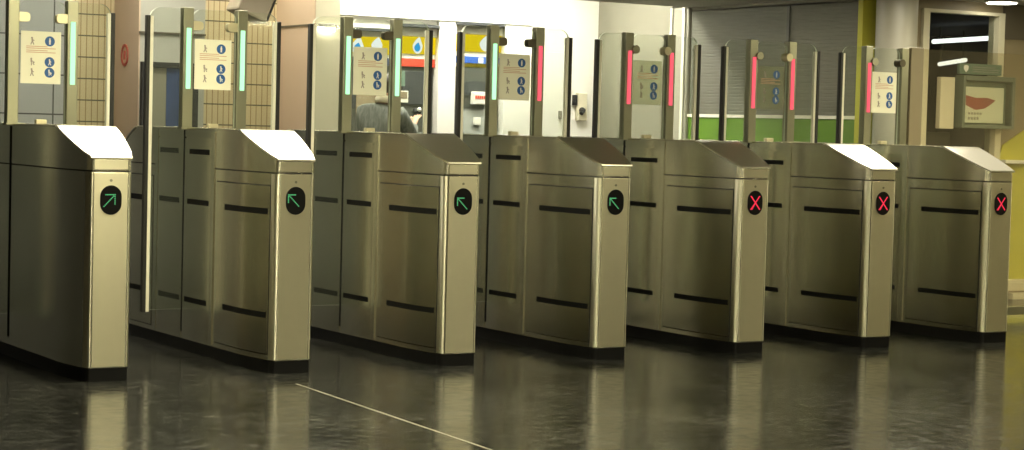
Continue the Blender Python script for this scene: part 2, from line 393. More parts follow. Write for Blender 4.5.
def make_gate(k, label, sym, left_lamp, right_lamp, br_mat, last=False):
    """one gate; its cabinet is centred on the empty, front face at y = 0"""
    g = thing('ticket_gate', label, 'ticket gate', (k + 0.243, 0, 0), 0, 'ticket gates standing in a row')
    bm = bmesh.new(); shell(bm, 0.068, lambda Y: 1.0425); obj('lower_cabinet', bm, 'steel', g, True)
    bm = bmesh.new(); shell(bm, 1.0425, lambda Y: 1.0495, 0.007); obj('shadow_joint', bm, 'groove', g)
    bm = bmesh.new(); shell(bm, 1.0495, lambda Y: ztop(Y) - 0.004); obj('upper_cabinet', bm, 'steel', g, True)
    bm = bmesh.new(); shell(bm, 0.0, lambda Y: 0.068, 0.003); o = obj('plinth', bm, 'plinth', g); o['label'] = 'black plinth'
    # sloping tops, front and rear, and the flat top between
    for end in (0, 1):
        bm = bmesh.new()
        prof = [(-0.012, 1.1085), (-0.0135, 1.1135), (-0.011, 1.1185), (0.0, 1.1225), (0.38, 1.2655), (0.40, 1.2665), (0.40, 1.2590), (0.38, 1.2585), (0.0, 1.1125)]
        rows = []
        for (y, z) in prof:
            u = side(max(0.0, min(y, 0.38))) + 0.005 if y > 0.02 else 0.104
            if y > 0.02 and y < 0.06: u = 0.12
            Y = 2 * HALF - y if end else y
            rows.append((u, Y, z))
        # subdivide the long slopes so that the plate follows the curved sides
        top = [(-0.0135, 1.1135), (-0.011, 1.1185), (0.0, 1.1225)] + [(y, 1.1225 + (1.2655 - 1.1225) * y / 0.38) for y in (.05, .1, .14, .18, .23, .28, .33, .38)] + [(0.40, 1.2665)]
        Lt, Rt, Lb, Rb = [], [], [], []
        for (y, z) in top:
            yy = max(0.0, min(y, 0.37))
            u = (side(yy) if y > 0.03 else 0.100 + max(0, y) * 0.3) + 0.006
            Y = 2 * HALF - y if end else y
            zb = z - 0.010 if y > -0.012 else z - 0.004
            Lt.append(bm.verts.new((-u, Y, z))); Rt.append(bm.verts.new((u, Y, z)))
            Lb.append(bm.verts.new((-u, Y, zb))); Rb.append(bm.verts.new((u, Y, zb)))
        n = len(top)
        for i in range(n - 1):
            bm.faces.new((Lt[i], Lt[i + 1], Rt[i + 1], Rt[i])); bm.faces.new((Lb[i + 1], Lb[i], Rb[i], Rb[i + 1]))
            bm.faces.new((Lt[i], Lb[i], Lb[i + 1], Lt[i + 1])); bm.faces.new((Rt[i + 1], Rb[i + 1], Rb[i], Rt[i]))
        bm.faces.new((Lt[0], Rt[0], Rb[0], Lb[0])); bm.faces.new((Lt[-1], Lb[-1], Rb[-1], Rt[-1]))
        obj('sloping_top', bm, 'steel_cap', g, True)
    bobj('flat_top', 'steel', g, (-0.153, 0.153, 0.401, 2 * HALF - 0.401, 1.2565, 1.2655), bev=0.002)
    # end faces with display
    for end in (0, 1):
        sgn = -1 if end == 0 else 1
        y_out = -0.004 if end == 0 else 2 * HALF + 0.004
        y_in = 0.0006 if end == 0 else 2 * HALF - 0.0006
        bm = bmesh.new(); box(bm, -0.087, 0.087, min(y_out, y_in), max(y_out, y_in), 0.073, 1.039, bev=0.0018)
        obj('front_panel', bm, 'steel_front', g)
        bm = bmesh.new(); box(bm, -0.087, 0.087, min(y_out, y_in), max(y_out, y_in), 1.0535, 1.104, bev=0.0018)
        obj('upper_front_panel', bm, 'steel_front', g)
        bm = bmesh.new(); cyl(bm, (0, y_out, 1.0), (0, y_out + sgn * 0.003, 1.0), 0.007, 12); obj('screw', bm, 'steel_post', g)
        if end == 0:
            bm = bmesh.new(); pill(bm, 0, 0.903, 0.110, 0.146, -0.0075, -0.0046); dsp = obj('display', bm, 'display', g, True)
            bm = bmesh.new()
            segs = {'UL': ARROW_UL, 'UR': ARROW_UR, 'X': CROSS}[sym]
            ox, oz = {0: (-.006, .0), 1: (-.012, .008), 2: (-.006, -.004), 3: (-.010, .0)}.get(k, (0, 0))
            sc = 0.88 if sym != 'X' else 1.0
            dots(bm, [(a * sc + ox, b * sc + .903 + oz, c * sc + ox, d * sc + .903 + oz) for a, b, c, d in segs], -0.0088, -0.0076)
            if sym == 'X':
                dots(bm, [(a * .9, b + .903, c * .9 + .006, d + .903) for a, b, c, d in segs], -0.0088, -0.0076)
            o = obj('cross' if sym == 'X' else 'arrow', bm, 'led_red' if sym == 'X' else 'led_green', dsp)
            o['label'] = 'red lit cross' if sym == 'X' else 'green lit arrow'
    # strips added over the rounded corners to catch a bright highlight
    for s in (-1, 1):
        bm = bmesh.new(); side_strip(bm, s, 0.0006, 0.045, 0.072, 1.040, -0.004, 0.0012); obj('corner_highlight', bm, 'steel_corner', g, True)
    # side panels with slots
    for s in (-1, 1):
        for mir in (False, True):
            if k == 0 and s == -1:      # the first gate has a plain curved flank
                continue
            hol = [(0.068, 0.574, 0.828, 0.860), (0.068, 0.577, 0.286, 0.317)]
            bm = bmesh.new(); side_plate(bm, s, 0.055, 0.690, 0.100, 0.976, hol, 0.004, mir, 0.0022)
            d = obj('service_door', bm, 'steel_panel', g, True)
            bm = bmesh.new(); side_strip(bm, s, 0.049, 0.696, 0.094, 0.982, 0.0002, 0.0010, mir); obj('door_joint', bm, 'groove', d)
            for h in hol:
                bm = bmesh.new(); side_strip(bm, s, h[0] + .0005, h[1] - .0005, h[2] + .0005, h[3] - .0005, 0.0011, 0.0036, mir); obj('slot', bm, 'slot', d)
            hol = [(0.80, 1.095, 1.118, 1.147), (0.80, 1.118, 0.836, 0.866), (0.81, 1.140, 0.282, 0.312)]
            bm = bmesh.new(); side_plate(bm, s, 0.778, 1.166, 0.078, 1.206, hol, 0.004, mir, 0.0035)
            d = obj('side_panel', bm, 'steel_panel', g, True)
            for h in hol:
                bm = bmesh.new(); side_strip(bm, s, h[0] + .0005, h[1] - .0005, h[2] + .0005, h[3] - .0005, 0.0011, 0.0036, mir); obj('slot', bm, 'slot', d)
            bm = bmesh.new(); side_plate(bm, s, 0.778, 1.166, 1.214, 1.250, (), 0.004, mir); obj('top_band', bm, 'steel', g)
            bm = bmesh.new(); side_plate(bm, s, 0.728, 0.772, 0.078, 1.250, (), 0.006, mir); obj('edge_strip', bm, 'steel', g)
        x = s * 0.150
        bobj('leaf_slot', 'slot', g, (min(x, x + s * 0.0035), max(x, x + s * 0.0035), LP - 0.0095, LP + 0.0095, 0.108, 1.252))
    # posts, lamps and glass
    for s, lamp in ((-1, left_lamp), (1, right_lamp)):
        cx = s * 0.164 + DU
        bm = bmesh.new()
        box(bm, cx - 0.031, cx + 0.031, LP - 0.028, LP + 0.028, 1.2665 if s * cx > 0.15 else 1.2665, 1.942, bev=0.004)
        p = obj('post', bm, 'steel_post', g)
        bobj('post_foot', 'steel_post', p, (min(s * 0.09 + DU, cx + s * 0.036), max(s * 0.09 + DU, cx + s * 0.036), LP - 0.034, LP + 0.034, 1.2560, 1.2680), bev=0.002)
        if lamp:
            bm = bmesh.new(); box(bm, cx - 0.0135, cx + 0.0135, LP - 0.036, LP - 0.0275, 1.484, 1.827, bev=0.003)
            o = obj('light_strip', bm, lamp, p); o['label'] = ('green' if lamp == 'lamp_green' else 'red') + ' lit strip'
        if not (last and s == 1):
            bm = bmesh.new(); leaf_glass(bm, s); lg = edge_faces(obj('glass_leaf', bm, 'glass', g))
            a, b = sorted((s * 0.386 + DU, s * 0.409 + DU))
            bobj('rubber_edge', 'rubber', lg, (a, b, LP - 0.017, LP + 0.017, 0.2226, 1.889), bev=0.004)
            a, b = sorted((s * 0.366 + DU, s * 0.3855 + DU))
            bobj('edge_profile', 'edge_white', lg, (a, b, LP - 0.012, LP + 0.012, 0.2226, 1.885), bev=0.002)
    bm = bmesh.new()
    z1, r = 1.935, 0.05
    a = 0.131
    pts = [(-a + DU, 1.272), (a + DU, 1.272)]
    pts += [(a - r + r * math.cos(PI / 2 * i / 6) + DU, z1 - r + r * math.sin(PI / 2 * i / 6)) for i in range(7)]
    pts += [(-a + r - r * math.sin(PI / 2 * i / 6) + DU, z1 - r + r * math.cos(PI / 2 * i / 6)) for i in range(7)]
    prism(bm, pts, 'y', LP - 0.006, LP + 0.006)
    edge_faces(obj('centre_glass', bm, 'glass', g))
    for s in (-1, 1):
        bm = bmesh.new(); cx = s * 0.112 + DU
        pts = [(cx + 0.038 * math.copysign(abs(math.cos(t)) ** .6, math.cos(t)), 1.842 + 0.026 * math.copysign(abs(math.sin(t)) ** .6, math.sin(t))) for t in [2 * PI * i / 24 for i in range(24)]]
        if k >= 4:
            cyl(bm, (cx + s * .012, LP - 0.045, 1.835), (cx + s * .012, LP + 0.02, 1.835), 0.027, 20)
            obj('glass_clamp', bm, ('bracket' if k < 6 and s == 1 else 'steel_post' if s == -1 else br_mat), g, True)
        else:
            prism(bm, pts, 'y', LP - 0.026, LP + 0.020); obj('glass_clamp', bm, br_mat, g, True)
    bobj('glass_shoe', 'bracket', g, (-0.03 + DU, 0.03 + DU, LP - 0.018, LP + 0.018, 1.2665, 1.290), bev=0.004)
    # the sign on the middle glass
    y1 = LP - 0.0062; y0 = LP - 0.0102
    sx0, sx1, sz0, sz1 = -0.106, 0.117, 1.484, 1.768
    sg = bobj('sign_plate', 'sign_clear' if k in (4, 5) else 'sign', g, (sx0, sx1, y0, y1, sz0, sz1), bev=0.0015)
    sg['label'] = ('clear' if k in (4, 5) else 'cream') + ' sign with three blue discs'
    for i, dz in enumerate((0.052, 0.165, 0.222)):
        c = (sx1 - 0.063, sz1 - dz); rr = 0.0275
        bm = bmesh.new(); prism(bm, [(c[0] + rr * math.cos(2 * PI * j / 28), c[1] + rr * math.sin(2 * PI * j / 28)) for j in range(28)], 'y', y0 - 0.0012, y0 - 0.0001)
        obj('blue_disc', bm, 'sign_blue', sg)
        bm = bmesh.new(); pictos(bm, i, c[0], c[1], 0.021, y0 - 0.0022, y0 - 0.0013); obj('pictogram', bm, 'sign_white', sg)
        bm = bmesh.new(); pictos(bm, (1, 2, 1)[i], sx0 + 0.062, c[1], 0.026, y0 - 0.0012, y0 - 0.0001); obj('pictogram', bm, 'sign_dark', sg)
    bm = bmesh.new()
    for j, z in enumerate((1.686, 1.676, 1.664, 1.654)):
        box(bm, sx0 + 0.03, sx1 - (0.03 if j % 2 else 0.075), y0 - 0.0010, y0 - 0.0001, z - 0.0018, z + 0.0018)
    obj('text_line', bm, 'sign_red', sg)
    return g

GREEN, RED = 'lamp_green', 'lamp_red'
make_gate(0, 'steel ticket gate with a green arrow pointing up to the right on its end', 'UR', None, GREEN, 'bracket')
make_gate(1, 'steel ticket gate with green up-left arrow, white-shining sloping top and two green light strips', 'UL', GREEN, GREEN, 'bracket')
make_gate(2, 'steel ticket gate with green up-left arrow, standing in front of the person in grey', 'UL', GREEN, GREEN, 'bracket_dark')
make_gate(3, 'steel ticket gate with green arrow and one green and one red light strip', 'UL', GREEN, RED, 'bracket_dark')
make_gate(4, 'steel ticket gate with red cross and dull sloping top, next to the green arrow gates', 'X', RED, RED, 'bracket')
make_gate(5, 'steel ticket gate with red cross, the middle one of the three red cross gates', 'X', RED, RED, 'bracket')
make_gate(6, 'steel ticket gate with red cross, beside the brown glass fence and lime wall', 'X', RED, None, 'bracket_dark', last=True)

# fence beside the last gate
f = thing('glass_fence', 'smoked glass fence panel between last red cross gate and booth wall', 'fence', (6.547, LP, 0))
bobj('fence_post', 'brown', f, (-0.0775, 0.04, -0.03, 0.03, 0, 1.95), bev=0.004)['label'] = 'wide dark brown post'
bobj('glass_panel', 'glass_brown', f, (0.041, 1.20, -0.006, 0.006, 0.10, 1.945))
bobj('bottom_rail', 'steel_post', f, (0.041, 1.20, -0.02, 0.02, 0.04, 0.099), bev=0.003)
bobj('fence_post', 'steel_post', f, (1.2005, 1.25, -0.03, 0.03, 0, 1.95), bev=0.004)

# ------------------------------------------------------------------ the setting
H = 2.45
HB = 3.0
YC = 5.40
struct(bobj('floor', 'floor', None, (-6, 12, -12.5, 7.1, -0.06, 0)))
struct(bobj('ceiling', 'ceiling', None, (-6, 12, -12.5, YC, H, H + 0.06), (7.7, 12, YC, 7.1, H, H + 0.06)))
struct(bobj('ceiling_back', 'white', None, (-6, 7.7, YC, 7.1, HB, HB + 0.06)))
struct(bobj('trim_8', 'white', None, (-6, 7.7, YC - 0.05, YC - 0.001, H + 0.061, HB)))
bm = bmesh.new()
prism(bm, [(1.093, -0.40), (1.081, -0.40), (0.885, -4.0), (0.898, -4.0)], 'z', 0.0002, 0.0012)
struct(obj('trim_1', bm, 'joint'))
struct(bobj('wall_back', 'tile', None, (2.27, 4.9, 6.9, 7.0, 0, HB)))
struct(bobj('wall_left_back', 'bluegrey', None, (-6, 2.27, 6.9, 7.0, 0, HB)))
struct(bobj('wall_right_back', 'white', None, (4.9, 7.6, 6.9, 7.0, 0, HB)))
struct(bobj('wall_left', 'hall', None, (-6.1, -6, -12.5, 7.0, 0, H)))
struct(bobj('wall_front', 'hall', None, (-6, 12, -12.6, -12.5, 0, H)))
struct(bobj('wall_east', 'hall', None, (10.4, 10.5, -12.5, 2.8, 0, H)))

# left pier: beige-pink flank, dark framed doorway and blue poster on its front
PX, PY = 2.688, 6.30
struct(bobj('wall_pier_left', 'pink', None, (PX, PX + .012, PY, 6.9, 0, HB)))
struct(bobj('wall_pier_left_front', 'pier_grey', None, (PX + .013, 3.27, PY, 6.9, 0, HB)))
bm = bmesh.new()
for i in range(40):
    a0, a1 = 2 * PI * i / 40, 2 * PI * (i + 1) / 40
    q = [(6.62 + r * math.cos(a), 1.838 + r * 1.08 * math.sin(a)) for (r, a) in ((0.086, a0), (0.086, a1), (0.066, a1), (0.066, a0))]
    prism(bm, q, 'x', PX - 0.008, PX - 0.0005)
r_ = obj('ring_sign', bm, 'ring_red'); tag(r_, 'red oval ring sign with a bar inside on beige pink pier', 'sign')
bobj('centre_bar', 'ring_red', r_, (PX - 0.008, PX - 0.0005, 6.605, 6.637, 1.80, 1.875))
d1 = struct(bobj('door_1', 'black', None, (2.705, 2.775, PY - 0.05, PY - 0.001, 0, 1.735), (2.705, 3.20, PY - 0.05, PY - 0.001, 1.735, 1.78), (3.13, 3.20, PY - 0.05, PY - 0.001, 0, 1.735)))
bobj('door_panel', 'beige', d1, (2.776, 3.129, PY - 0.025, PY - 0.001, 0.02, 1.734))
pp = bobj('poster', 'blue_poster', None, (2.925, 3.07, PY - 0.032, PY - 0.0255, 0.95, 1.735))
tag(pp, 'narrow blue poster on the door of the left pier', 'poster')
struct(bobj('trim_2', 'darkbrown', None, (PX, 3.27, PY - 0.02, PY - 0.001, 2.015, 2.03)))

# middle pier
QX, QY = 4.188, 6.106
struct(bobj('wall_pier_middle', 'pink', None, (QX, QX + .010, QY, 6.899, 0, HB)))
struct(bobj('wall_pier_front', 'cream', None, (QX + .011, 4.43, QY, 6.899, 0, HB)))
struct(bobj('trim_3', 'darkbrown', None, (QX - 0.012, QX - 0.001, QY, 6.899, 2.142, 2.158)))
w = thing('wall_lamp', 'small bright wall lamp high on the cream middle pier', 'lamp', (4.29, QY, 2.10))
bobj('lamp_body', 'housing', w, (-0.08, 0.08, -0.06, -0.001, 0.03, 0.06), bev=0.006)
bobj('lamp_shade', 'lamp_spot', w, (-0.07, 0.07, -0.055, -0.006, -0.005, 0.029), bev=0.006)
# box loudspeaker hanging from the ceiling in front of the tiles
b = thing('ceiling_loudspeaker', 'tilted beige box loudspeaker hanging from the ceiling before the cream tiles', 'loudspeaker', (3.37, 5.55, 2.26))
bm = bmesh.new(); box(bm, -0.15, 0.12, -0.13, 0.13, -0.12, 0.11, bev=0.02)
bmesh.ops.rotate(bm, verts=bm.verts, cent=(0, 0, 0), matrix=Matrix.Rotation(math.radians(22), 3, 'Y')); obj('speaker_box', bm, 'boxbeige', b)
bm = bmesh.new(); box(bm, 0.121, 0.135, -0.12, 0.12, -0.11, 0.10)
bmesh.ops.rotate(bm, verts=bm.verts, cent=(0, 0, 0), matrix=Matrix.Rotation(math.radians(22), 3, 'Y')); obj('speaker_grille', bm, 'black', b)
bm = bmesh.new(); cyl(bm, (0, 0, 0.10), (0, 0, 0.19), 0.02); obj('bracket', bm, 'steel_post', b)

# ticket machine recess
struct(bobj('wall_bulkhead', 'white', None, (4.44, 6.53, 6.36, 6.899, 2.265, HB)))
struct(bobj('pillar_white', 'white', None, (5.548, 5.722, 6.37, 6.899, 0, 2.264)))
struct(bobj('pillar_white_right', 'white', None, (6.235, 6.52, 6.37, 6.899, 0, 2.264)))
MY = 6.45
def drop(bm, cx, cz, w, h, y0, y1):
    pts = []
    for i in range(20):
        t = 2 * PI * i / 20
        x = math.sin(t) * (1 - 0.55 * max(0, math.cos(t)) ** 1.0); z = math.cos(t)
        pts.append((cx + x * w / 2 + (0.15 * w * max(0, z) ** 2), cz + z * h / 2))
    prism(bm, pts, 'y', y0, y1)
def machine(name, label, x0, x1, ztop_, yz0, yz1, band, bandz, drops, style):
    t = thing(name, label, 'ticket machine', ((x0 + x1) / 2, MY, 0), 0, 'ticket machines in the bright recess')
    W = (x1 - x0) / 2
    bobj('machine_body', 'mach_grey', t, (-W, W, 0, 0.44, 0.05, 1.86), bev=0.012)
    bobj('machine_foot', 'black', t, (-W + .02, W - .02, 0.02, 0.43, 0.0, 0.05))
    fa = bobj('lit_fascia', 'yellow', t, (-W, W, -0.03, 0.40, yz0, yz1), bev=0.006); fa['label'] = 'lit yellow fascia with drop marks'
    for (dx, dz, dw, dh, blue) in drops:
        bm = bmesh.new(); drop(bm, dx - (x0 + x1) / 2, dz, dw, dh, -0.034, -0.0305); h = obj('drop_mark', bm, 'drop_white', fa)
        if blue:
            bm = bmesh.new(); drop(bm, dx - (x0 + x1) / 2 - .004, dz - dh * .1, dw * .62, dh * .55, -0.037, -0.0345); obj('drop_centre', bm, 'drop_blue', fa)
    o = bobj('colour_band', band, t, (-W, W, -0.022, 0.0, bandz[0], bandz[1]), bev=0.003)
    bobj('white_band', 'white', t, (-W, W, -0.018, 0.0, bandz[1] + .001, yz0 - .002))
    # canopy: thin curved lip above
    bm = bmesh.new()
    pts = [(W * 1.12 * math.cos(PI + PI * i / 16), -0.05 + 0.10 * math.sin(PI + PI * i / 16)) for i in range(17)]
    prism(bm, pts, 'z', min(ztop_, 2.25) - 0.016, min(ztop_, 2.25) + 0.010); obj('canopy', bm, 'mach_dark', t)
    bobj('canopy_support', 'white', t, (-W, W, -0.049, 0.30, yz1 + .002, 2.2635))
    if style == 'B':
        bobj('screen', 'mach_dark', t, (-W + .06, W - .04, -0.012, 0.0, 1.50, 1.80), bev=0.004)
        bobj('green_panel', 'sign_green', t, (-W + .01, -W + .09, -0.014, 0.0, 1.66, 1.80), bev=0.003)
        pn = bobj('notice', 'poster', t, (-W + .02, -W + .125, -0.016, 0.0, 1.515, 1.62), bev=0.002)
        bobj('notice_picture', 'brown', pn, (-W + .03, -W + .115, -0.0185, -0.0162, 1.55, 1.612))
        bm = bmesh.new(); cyl(bm, (0.02, -0.04, 1.43), (-0.08, -0.03, 1.25), 0.012, 10); cyl(bm, (0.02, -0.04, 1.42), (0.02, 0.0, 1.45), 0.03, 12); obj('card_reader', bm, 'black', t)
        bm = bmesh.new(); ball(bm, (0.03, -0.05, 1.455), 0.02); obj('reader_button', bm, 'white', t, True)
        bobj('keypad_shelf', 'mach_silver', t, (-W + .05, W - .03, -0.08, 0.0, 1.22, 1.25), bev=0.006)
    elif style == 'C':
        bm = bmesh.new(); prism(bm, [(-0.18, 1.60)] + [(-0.18 + 0.36 * i / 10, 1.70 + 0.035 * math.sin(PI * i / 10)) for i in range(11)] + [(0.18, 1.60)], 'y', -0.014, 0.0)
        obj('screen', bm, 'mach_dark', t)
        nb = bobj('white_box', 'white', t, (-0.05, 0.10, -0.06, 0.0, 1.52, 1.635), bev=0.006)
        bm = bmesh.new()
        for i in range(5): box(bm, -0.03 + i * .022, -0.014 + i * .022, -0.063, -0.0605, 1.570, 1.600)
        obj('red_lettering', bm, 'red_band', nb)
        bm = bmesh.new(); prism(bm, [(-0.10, 1.22), (-0.004, 1.46), (0.0, 1.48), (0.0, 1.22)], 'x', -0.16, 0.15); obj('sloping_console', bm, 'mach_silver', t)
        bm = bmesh.new(); box(bm, -0.05, 0.02, -0.09, -0.06, 1.33, 1.40, bev=.006); obj('ticket_tray', bm, 'white', t)
        for dx, m_ in ((-0.10, 'blue_band'), (0.015, 'white')):
            bobj('band_square', m_, o, (dx, dx + 0.05, -0.0245, -0.0222, bandz[0] + .006, bandz[1] - .006))
    else:
        bobj('screen', 'mach_dark', t, (-0.16, 0.12, -0.012, 0.0, 1.45, 1.78), bev=0.004)
        bobj('badge', 'white', t, (-W + 0.05, -W + 0.085, -0.025, -0.0222, bandz[0] + .02, bandz[1] - .01))
        bobj('brown_panel', 'brown', t, (-0.06, W - .02, -0.016, -0.0125, 1.28, 1.62), bev=0.002)
        bobj('keypad_shelf', 'mach_silver', t, (-W + .05, W - .08, -0.08, 0.0, 1.18, 1.21), bev=0.006)
    return t
machine('ticket_machine', 'ticket machine with navy band under its yellow fascia, behind the person', 4.50, 5.140, 2.150, 1.935, 2.085, 'navy', (1.84, 1.905), [(4.60, 1.99, .11, .16, True), (4.755, 2.0, .12, .16, True), (4.945, 2.02, .11, .13, False)], 'A')
machine('ticket_machine', 'ticket machine with red band under its yellow fascia', 5.155, 5.540, 2.205, 1.955, 2.108, 'red_band', (1.84, 1.912), [(5.354, 2.03, .10, .15, True)], 'B')
machine('ticket_machine', 'ticket machine with blue band under its yellow fascia', 5.730, 6.225, 2.262, 2.0, 2.155, 'blue_band', (1.892, 1.955), [(6.06, 2.08, .13, .15, False)], 'C')

# white wall: door and intercom
d2 = struct(bobj('door_2', 'white', None, (6.92, 7.26, 6.862, 6.899, 0.01, 2.05), bev=0.004))
bobj('door_handle', 'beige', d2, (7.138, 7.162, 6.825, 6.861, 1.41, 1.49), bev=0.004)
ip = thing('intercom', 'beige wall intercom with black handset on bright white wall', 'intercom', (7.40, 6.9, 1.53))
bobj('intercom_body', 'cream', ip, (-0.045, 0.065, -0.05, 0.004, -0.13, 0.14), bev=0.008)
bobj('handset', 'black', ip, (-0.085, -0.05, -0.05, -0.001, 0.02, 0.12), bev=0.006)
bm = bmesh.new(); cyl(bm, (-0.02, -0.075, -0.06), (0.02, -0.055, -0.02), 0.022, 12); ball(bm, (0.0, -0.06, -0.03), 0.032); obj('receiver', bm, 'black', ip, True)

# booth: right wall with roller shutter, front wall with window
BX, BY = 7.6, 2.8
struct(bobj('wall_right', 'beige', None, (BX, BX + 0.1, 5.66, 6.899, 0, HB)))
struct(bobj('pillar_steel', 'column', None, (BX - 0.03, BX + 0.1, 5.36, 5.659, 0, H), bev=0.02))
struct(bobj('trim_4', 'edge_white', None, (BX - 0.045, BX - 0.031, 5.40, 5.44, 0, H), (BX - 0.045, BX - 0.031, 5.60, 5.63, 0, H)))
rs = thing('roller_shutter', 'grey slatted roller shutter above the green band', 'shutter', (BX, 4.2, 0))
bm = bmesh.new()
n = int((2.42 - 1.484) / 0.03)
pts = [(0.05, 1.484)]
for i in range(n):
    z = 1.484 + i * 0.03
    pts += [(0.002, z), (0.0, z + 0.004), (0.0, z + 0.026), (0.002, z + 0.029)]
pts += [(0.05, 1.484 + n * 0.03)]
bm = bmesh.new(); prism(bm, pts, 'y', -1.20, 1.15); obj('slat_curtain', bm, 'shutter', rs)
bobj('guide_rail', 'mach_grey', rs, (-0.012, 0.05, -0.27, -0.235, 1.484, 2.41))
struct(bobj('wall_shutter_head', 'beige', None, (BX, BX + 0.1, 3.0, 5.359, 2.422, H)))
struct(bobj('trim_5', 'edge_white', None, (BX - 0.018, BX + 0.1, 3.0, 5.359, 1.455, 1.483)))
struct(bobj('wall_green', 'green', None, (BX - 0.004, BX + 0.1, 3.0, 5.359, 1.02, 1.454)))
struct(bobj('wall_lower_right', 'beige', None, (BX - 0.004, BX + 0.1, 3.0, 5.359, 0, 1.019)))
struct(bobj('pillar_lime', 'limewall', None, (7.55, 7.74, 2.94, 2.999, 0, H)))
bm = bmesh.new(); cyl(bm, (7.635, 2.63, 0), (7.635, 2.63, H), 0.165, 40); struct(obj('pillar_round', bm, 'column', None, True))

struct(bobj('wall_booth', 'brown', None, (7.75, 8.046, BY, BY + 0.1, 0, H), (8.046, 8.945, BY, BY + 0.1, 0, 1.10), (8.046, 8.945, BY, BY + 0.1, 2.372, H),
            (8.945, 10.399, BY, BY + 0.1, 0, 2.16)))
struct(bobj('wall_booth_upper', 'darkbrown', None, (8.946, 10.399, BY - 0.02, BY + 0.1, 2.161, H)))
wd = struct(bobj('window_1', 'cream', None, (8.047, 8.114, BY - 0.03, BY + 0.09, 1.101, 2.371), (8.876, 8.944, BY - 0.03, BY + 0.09, 1.101, 2.371),
                 (8.115, 8.875, BY - 0.03, BY + 0.09, 2.345, 2.371), (8.115, 8.875, BY - 0.03, BY + 0.09, 1.101, 1.13)))
bobj('glass_pane', 'glass_plain', wd, (8.115, 8.875, BY + 0.03, BY + 0.038, 1.131, 2.344))
# booth interior
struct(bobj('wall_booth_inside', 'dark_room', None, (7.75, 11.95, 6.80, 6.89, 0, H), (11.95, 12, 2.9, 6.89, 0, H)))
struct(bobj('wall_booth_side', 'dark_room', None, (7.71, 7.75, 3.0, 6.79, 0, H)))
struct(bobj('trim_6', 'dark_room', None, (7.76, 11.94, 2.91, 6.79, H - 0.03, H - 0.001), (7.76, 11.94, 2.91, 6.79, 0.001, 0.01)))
for (p0, p1, lab) in (((10.66, 5.50, 2.28), (10.42, 4.30, 2.28), 'white tube put in for the reflected line high in the booth window'),
                      ((11.86, 6.70, 2.12), (11.19, 5.60, 2.12), 'white tube put in for the reflected line lower in the booth window')):
    t = thing('reflection_tube', lab, 'tube lamp', p0, 0, 'tubes put in for the reflected lines')  # tubes put in to draw the reflected neon lines on the window
    d = Vector(p1) - Vector(p0)
    bm = bmesh.new(); cyl(bm, (0, 0, 0), d, 0.022, 12); obj('tube', bm, 'tube', t, True)
    bm = bmesh.new(); cyl(bm, d * .1 + Vector((0, 0, .023)), d * .1 + Vector((0, 0, H - .031 - p0[2])), 0.008, 8); cyl(bm, d * .9 + Vector((0, 0, .023)), d * .9 + Vector((0, 0, H - .031 - p0[2])), 0.008, 8); obj('hanger', bm, 'black', t)
t = bobj('desk', 'mach_dark', None, (8.13, 8.86, 2.95, 3.35, 1.02, 1.06), (8.16, 8.20, 2.98, 3.3, 0, 1.02), (8.79, 8.83, 2.98, 3.3, 0, 1.02))
tag(t, 'dark desk behind the booth window', 'desk')
t = thing('monitor', 'grey monitor standing on the desk behind the booth window', 'monitor', (8.50, 3.15, 1.06))
bobj('screen', 'mach_grey', t, (-0.22, 0.22, -0.015, 0.015, 0.06, 0.31), bev=0.008)
bobj('stand', 'mach_dark', t, (-0.03, 0.03, -0.012, 0.02, 0.01, 0.06), (-0.1, 0.1, -0.07, 0.07, 0, 0.01))
# cream board, display case, sign in front of the window
cb = bobj('notice_board', 'cream', None, (8.213, 8.368, BY - 0.075, BY - 0.026, 1.40, 1.82), bev=0.004)
tag(cb, 'plain cream upright board beside the display case at the booth window', 'board')
dc = thing('display_case', 'grey-green display case with a red and white leaflet at the booth window', 'display case', (8.70, BY - 0.031, 1.41))
bobj('case_frame', 'case_green', dc, (-0.29, -0.262, -0.10, 0, 0, 0.43), (0.262, 0.29, -0.10, 0, 0, 0.43), (-0.261, 0.261, -0.10, 0, 0, 0.03), (-0.261, 0.261, -0.10, 0, 0.39, 0.43), bev=0.003)
bobj('case_back', 'case_green', dc, (-0.261, 0.261, -0.02, 0, 0.031, 0.389))
po = bobj('leaflet', 'poster', dc, (-0.215, 0.215, -0.045, -0.0205, 0.045, 0.34), bev=0.002); po['label'] = 'cream leaflet with dark red shape'
bm = bmesh.new()
pts = [(-0.21, 0.27), (-0.10, 0.25), (0.02, 0.255), (0.12, 0.235), (0.07, 0.20), (0.0, 0.165), (-0.10, 0.15), (-0.21, 0.19)]
prism(bm, pts, 'y', -0.0475, -0.0455); obj('red_shape', bm, 'poster_red', po)
bm = bmesh.new()
for i in range(5): box(bm, -0.18 + i * .032, -0.158 + i * .032, -0.0475, -0.0455, 0.112, 0.130)
for i in range(4): box(bm, -0.18 + i * .032, -0.158 + i * .032, -0.0475, -0.0455, 0.07, 0.092)
obj('lettering', bm, 'sign_dark', po)
bobj('case_glass', 'glass_plain', dc, (-0.261, 0.261, -0.085, -0.081, 0.031, 0.389))
sn = thing('window_sign', 'grey-green sign with small shield above the display case', 'sign', (8.66, BY - 0.031, 1.852))
bobj('sign_board', 'sign_green', sn, (-0.235, 0.235, -0.03, 0, 0, 0.088), bev=0.003)
bm = bmesh.new(); prism(bm, [(-0.19, 0.068), (-0.165, 0.074), (-0.14, 0.068), (-0.14, 0.04), (-0.165, 0.016), (-0.19, 0.04)], 'y', -0.033, -0.0305); obj('shield', bm, 'sign_white', sn)
bm = bmesh.new()
for z, x1 in ((0.060, 0.16), (0.042, 0.20), (0.024, 0.19)): box(bm, -0.09, x1, -0.033, -0.0305, z - .004, z + .004)
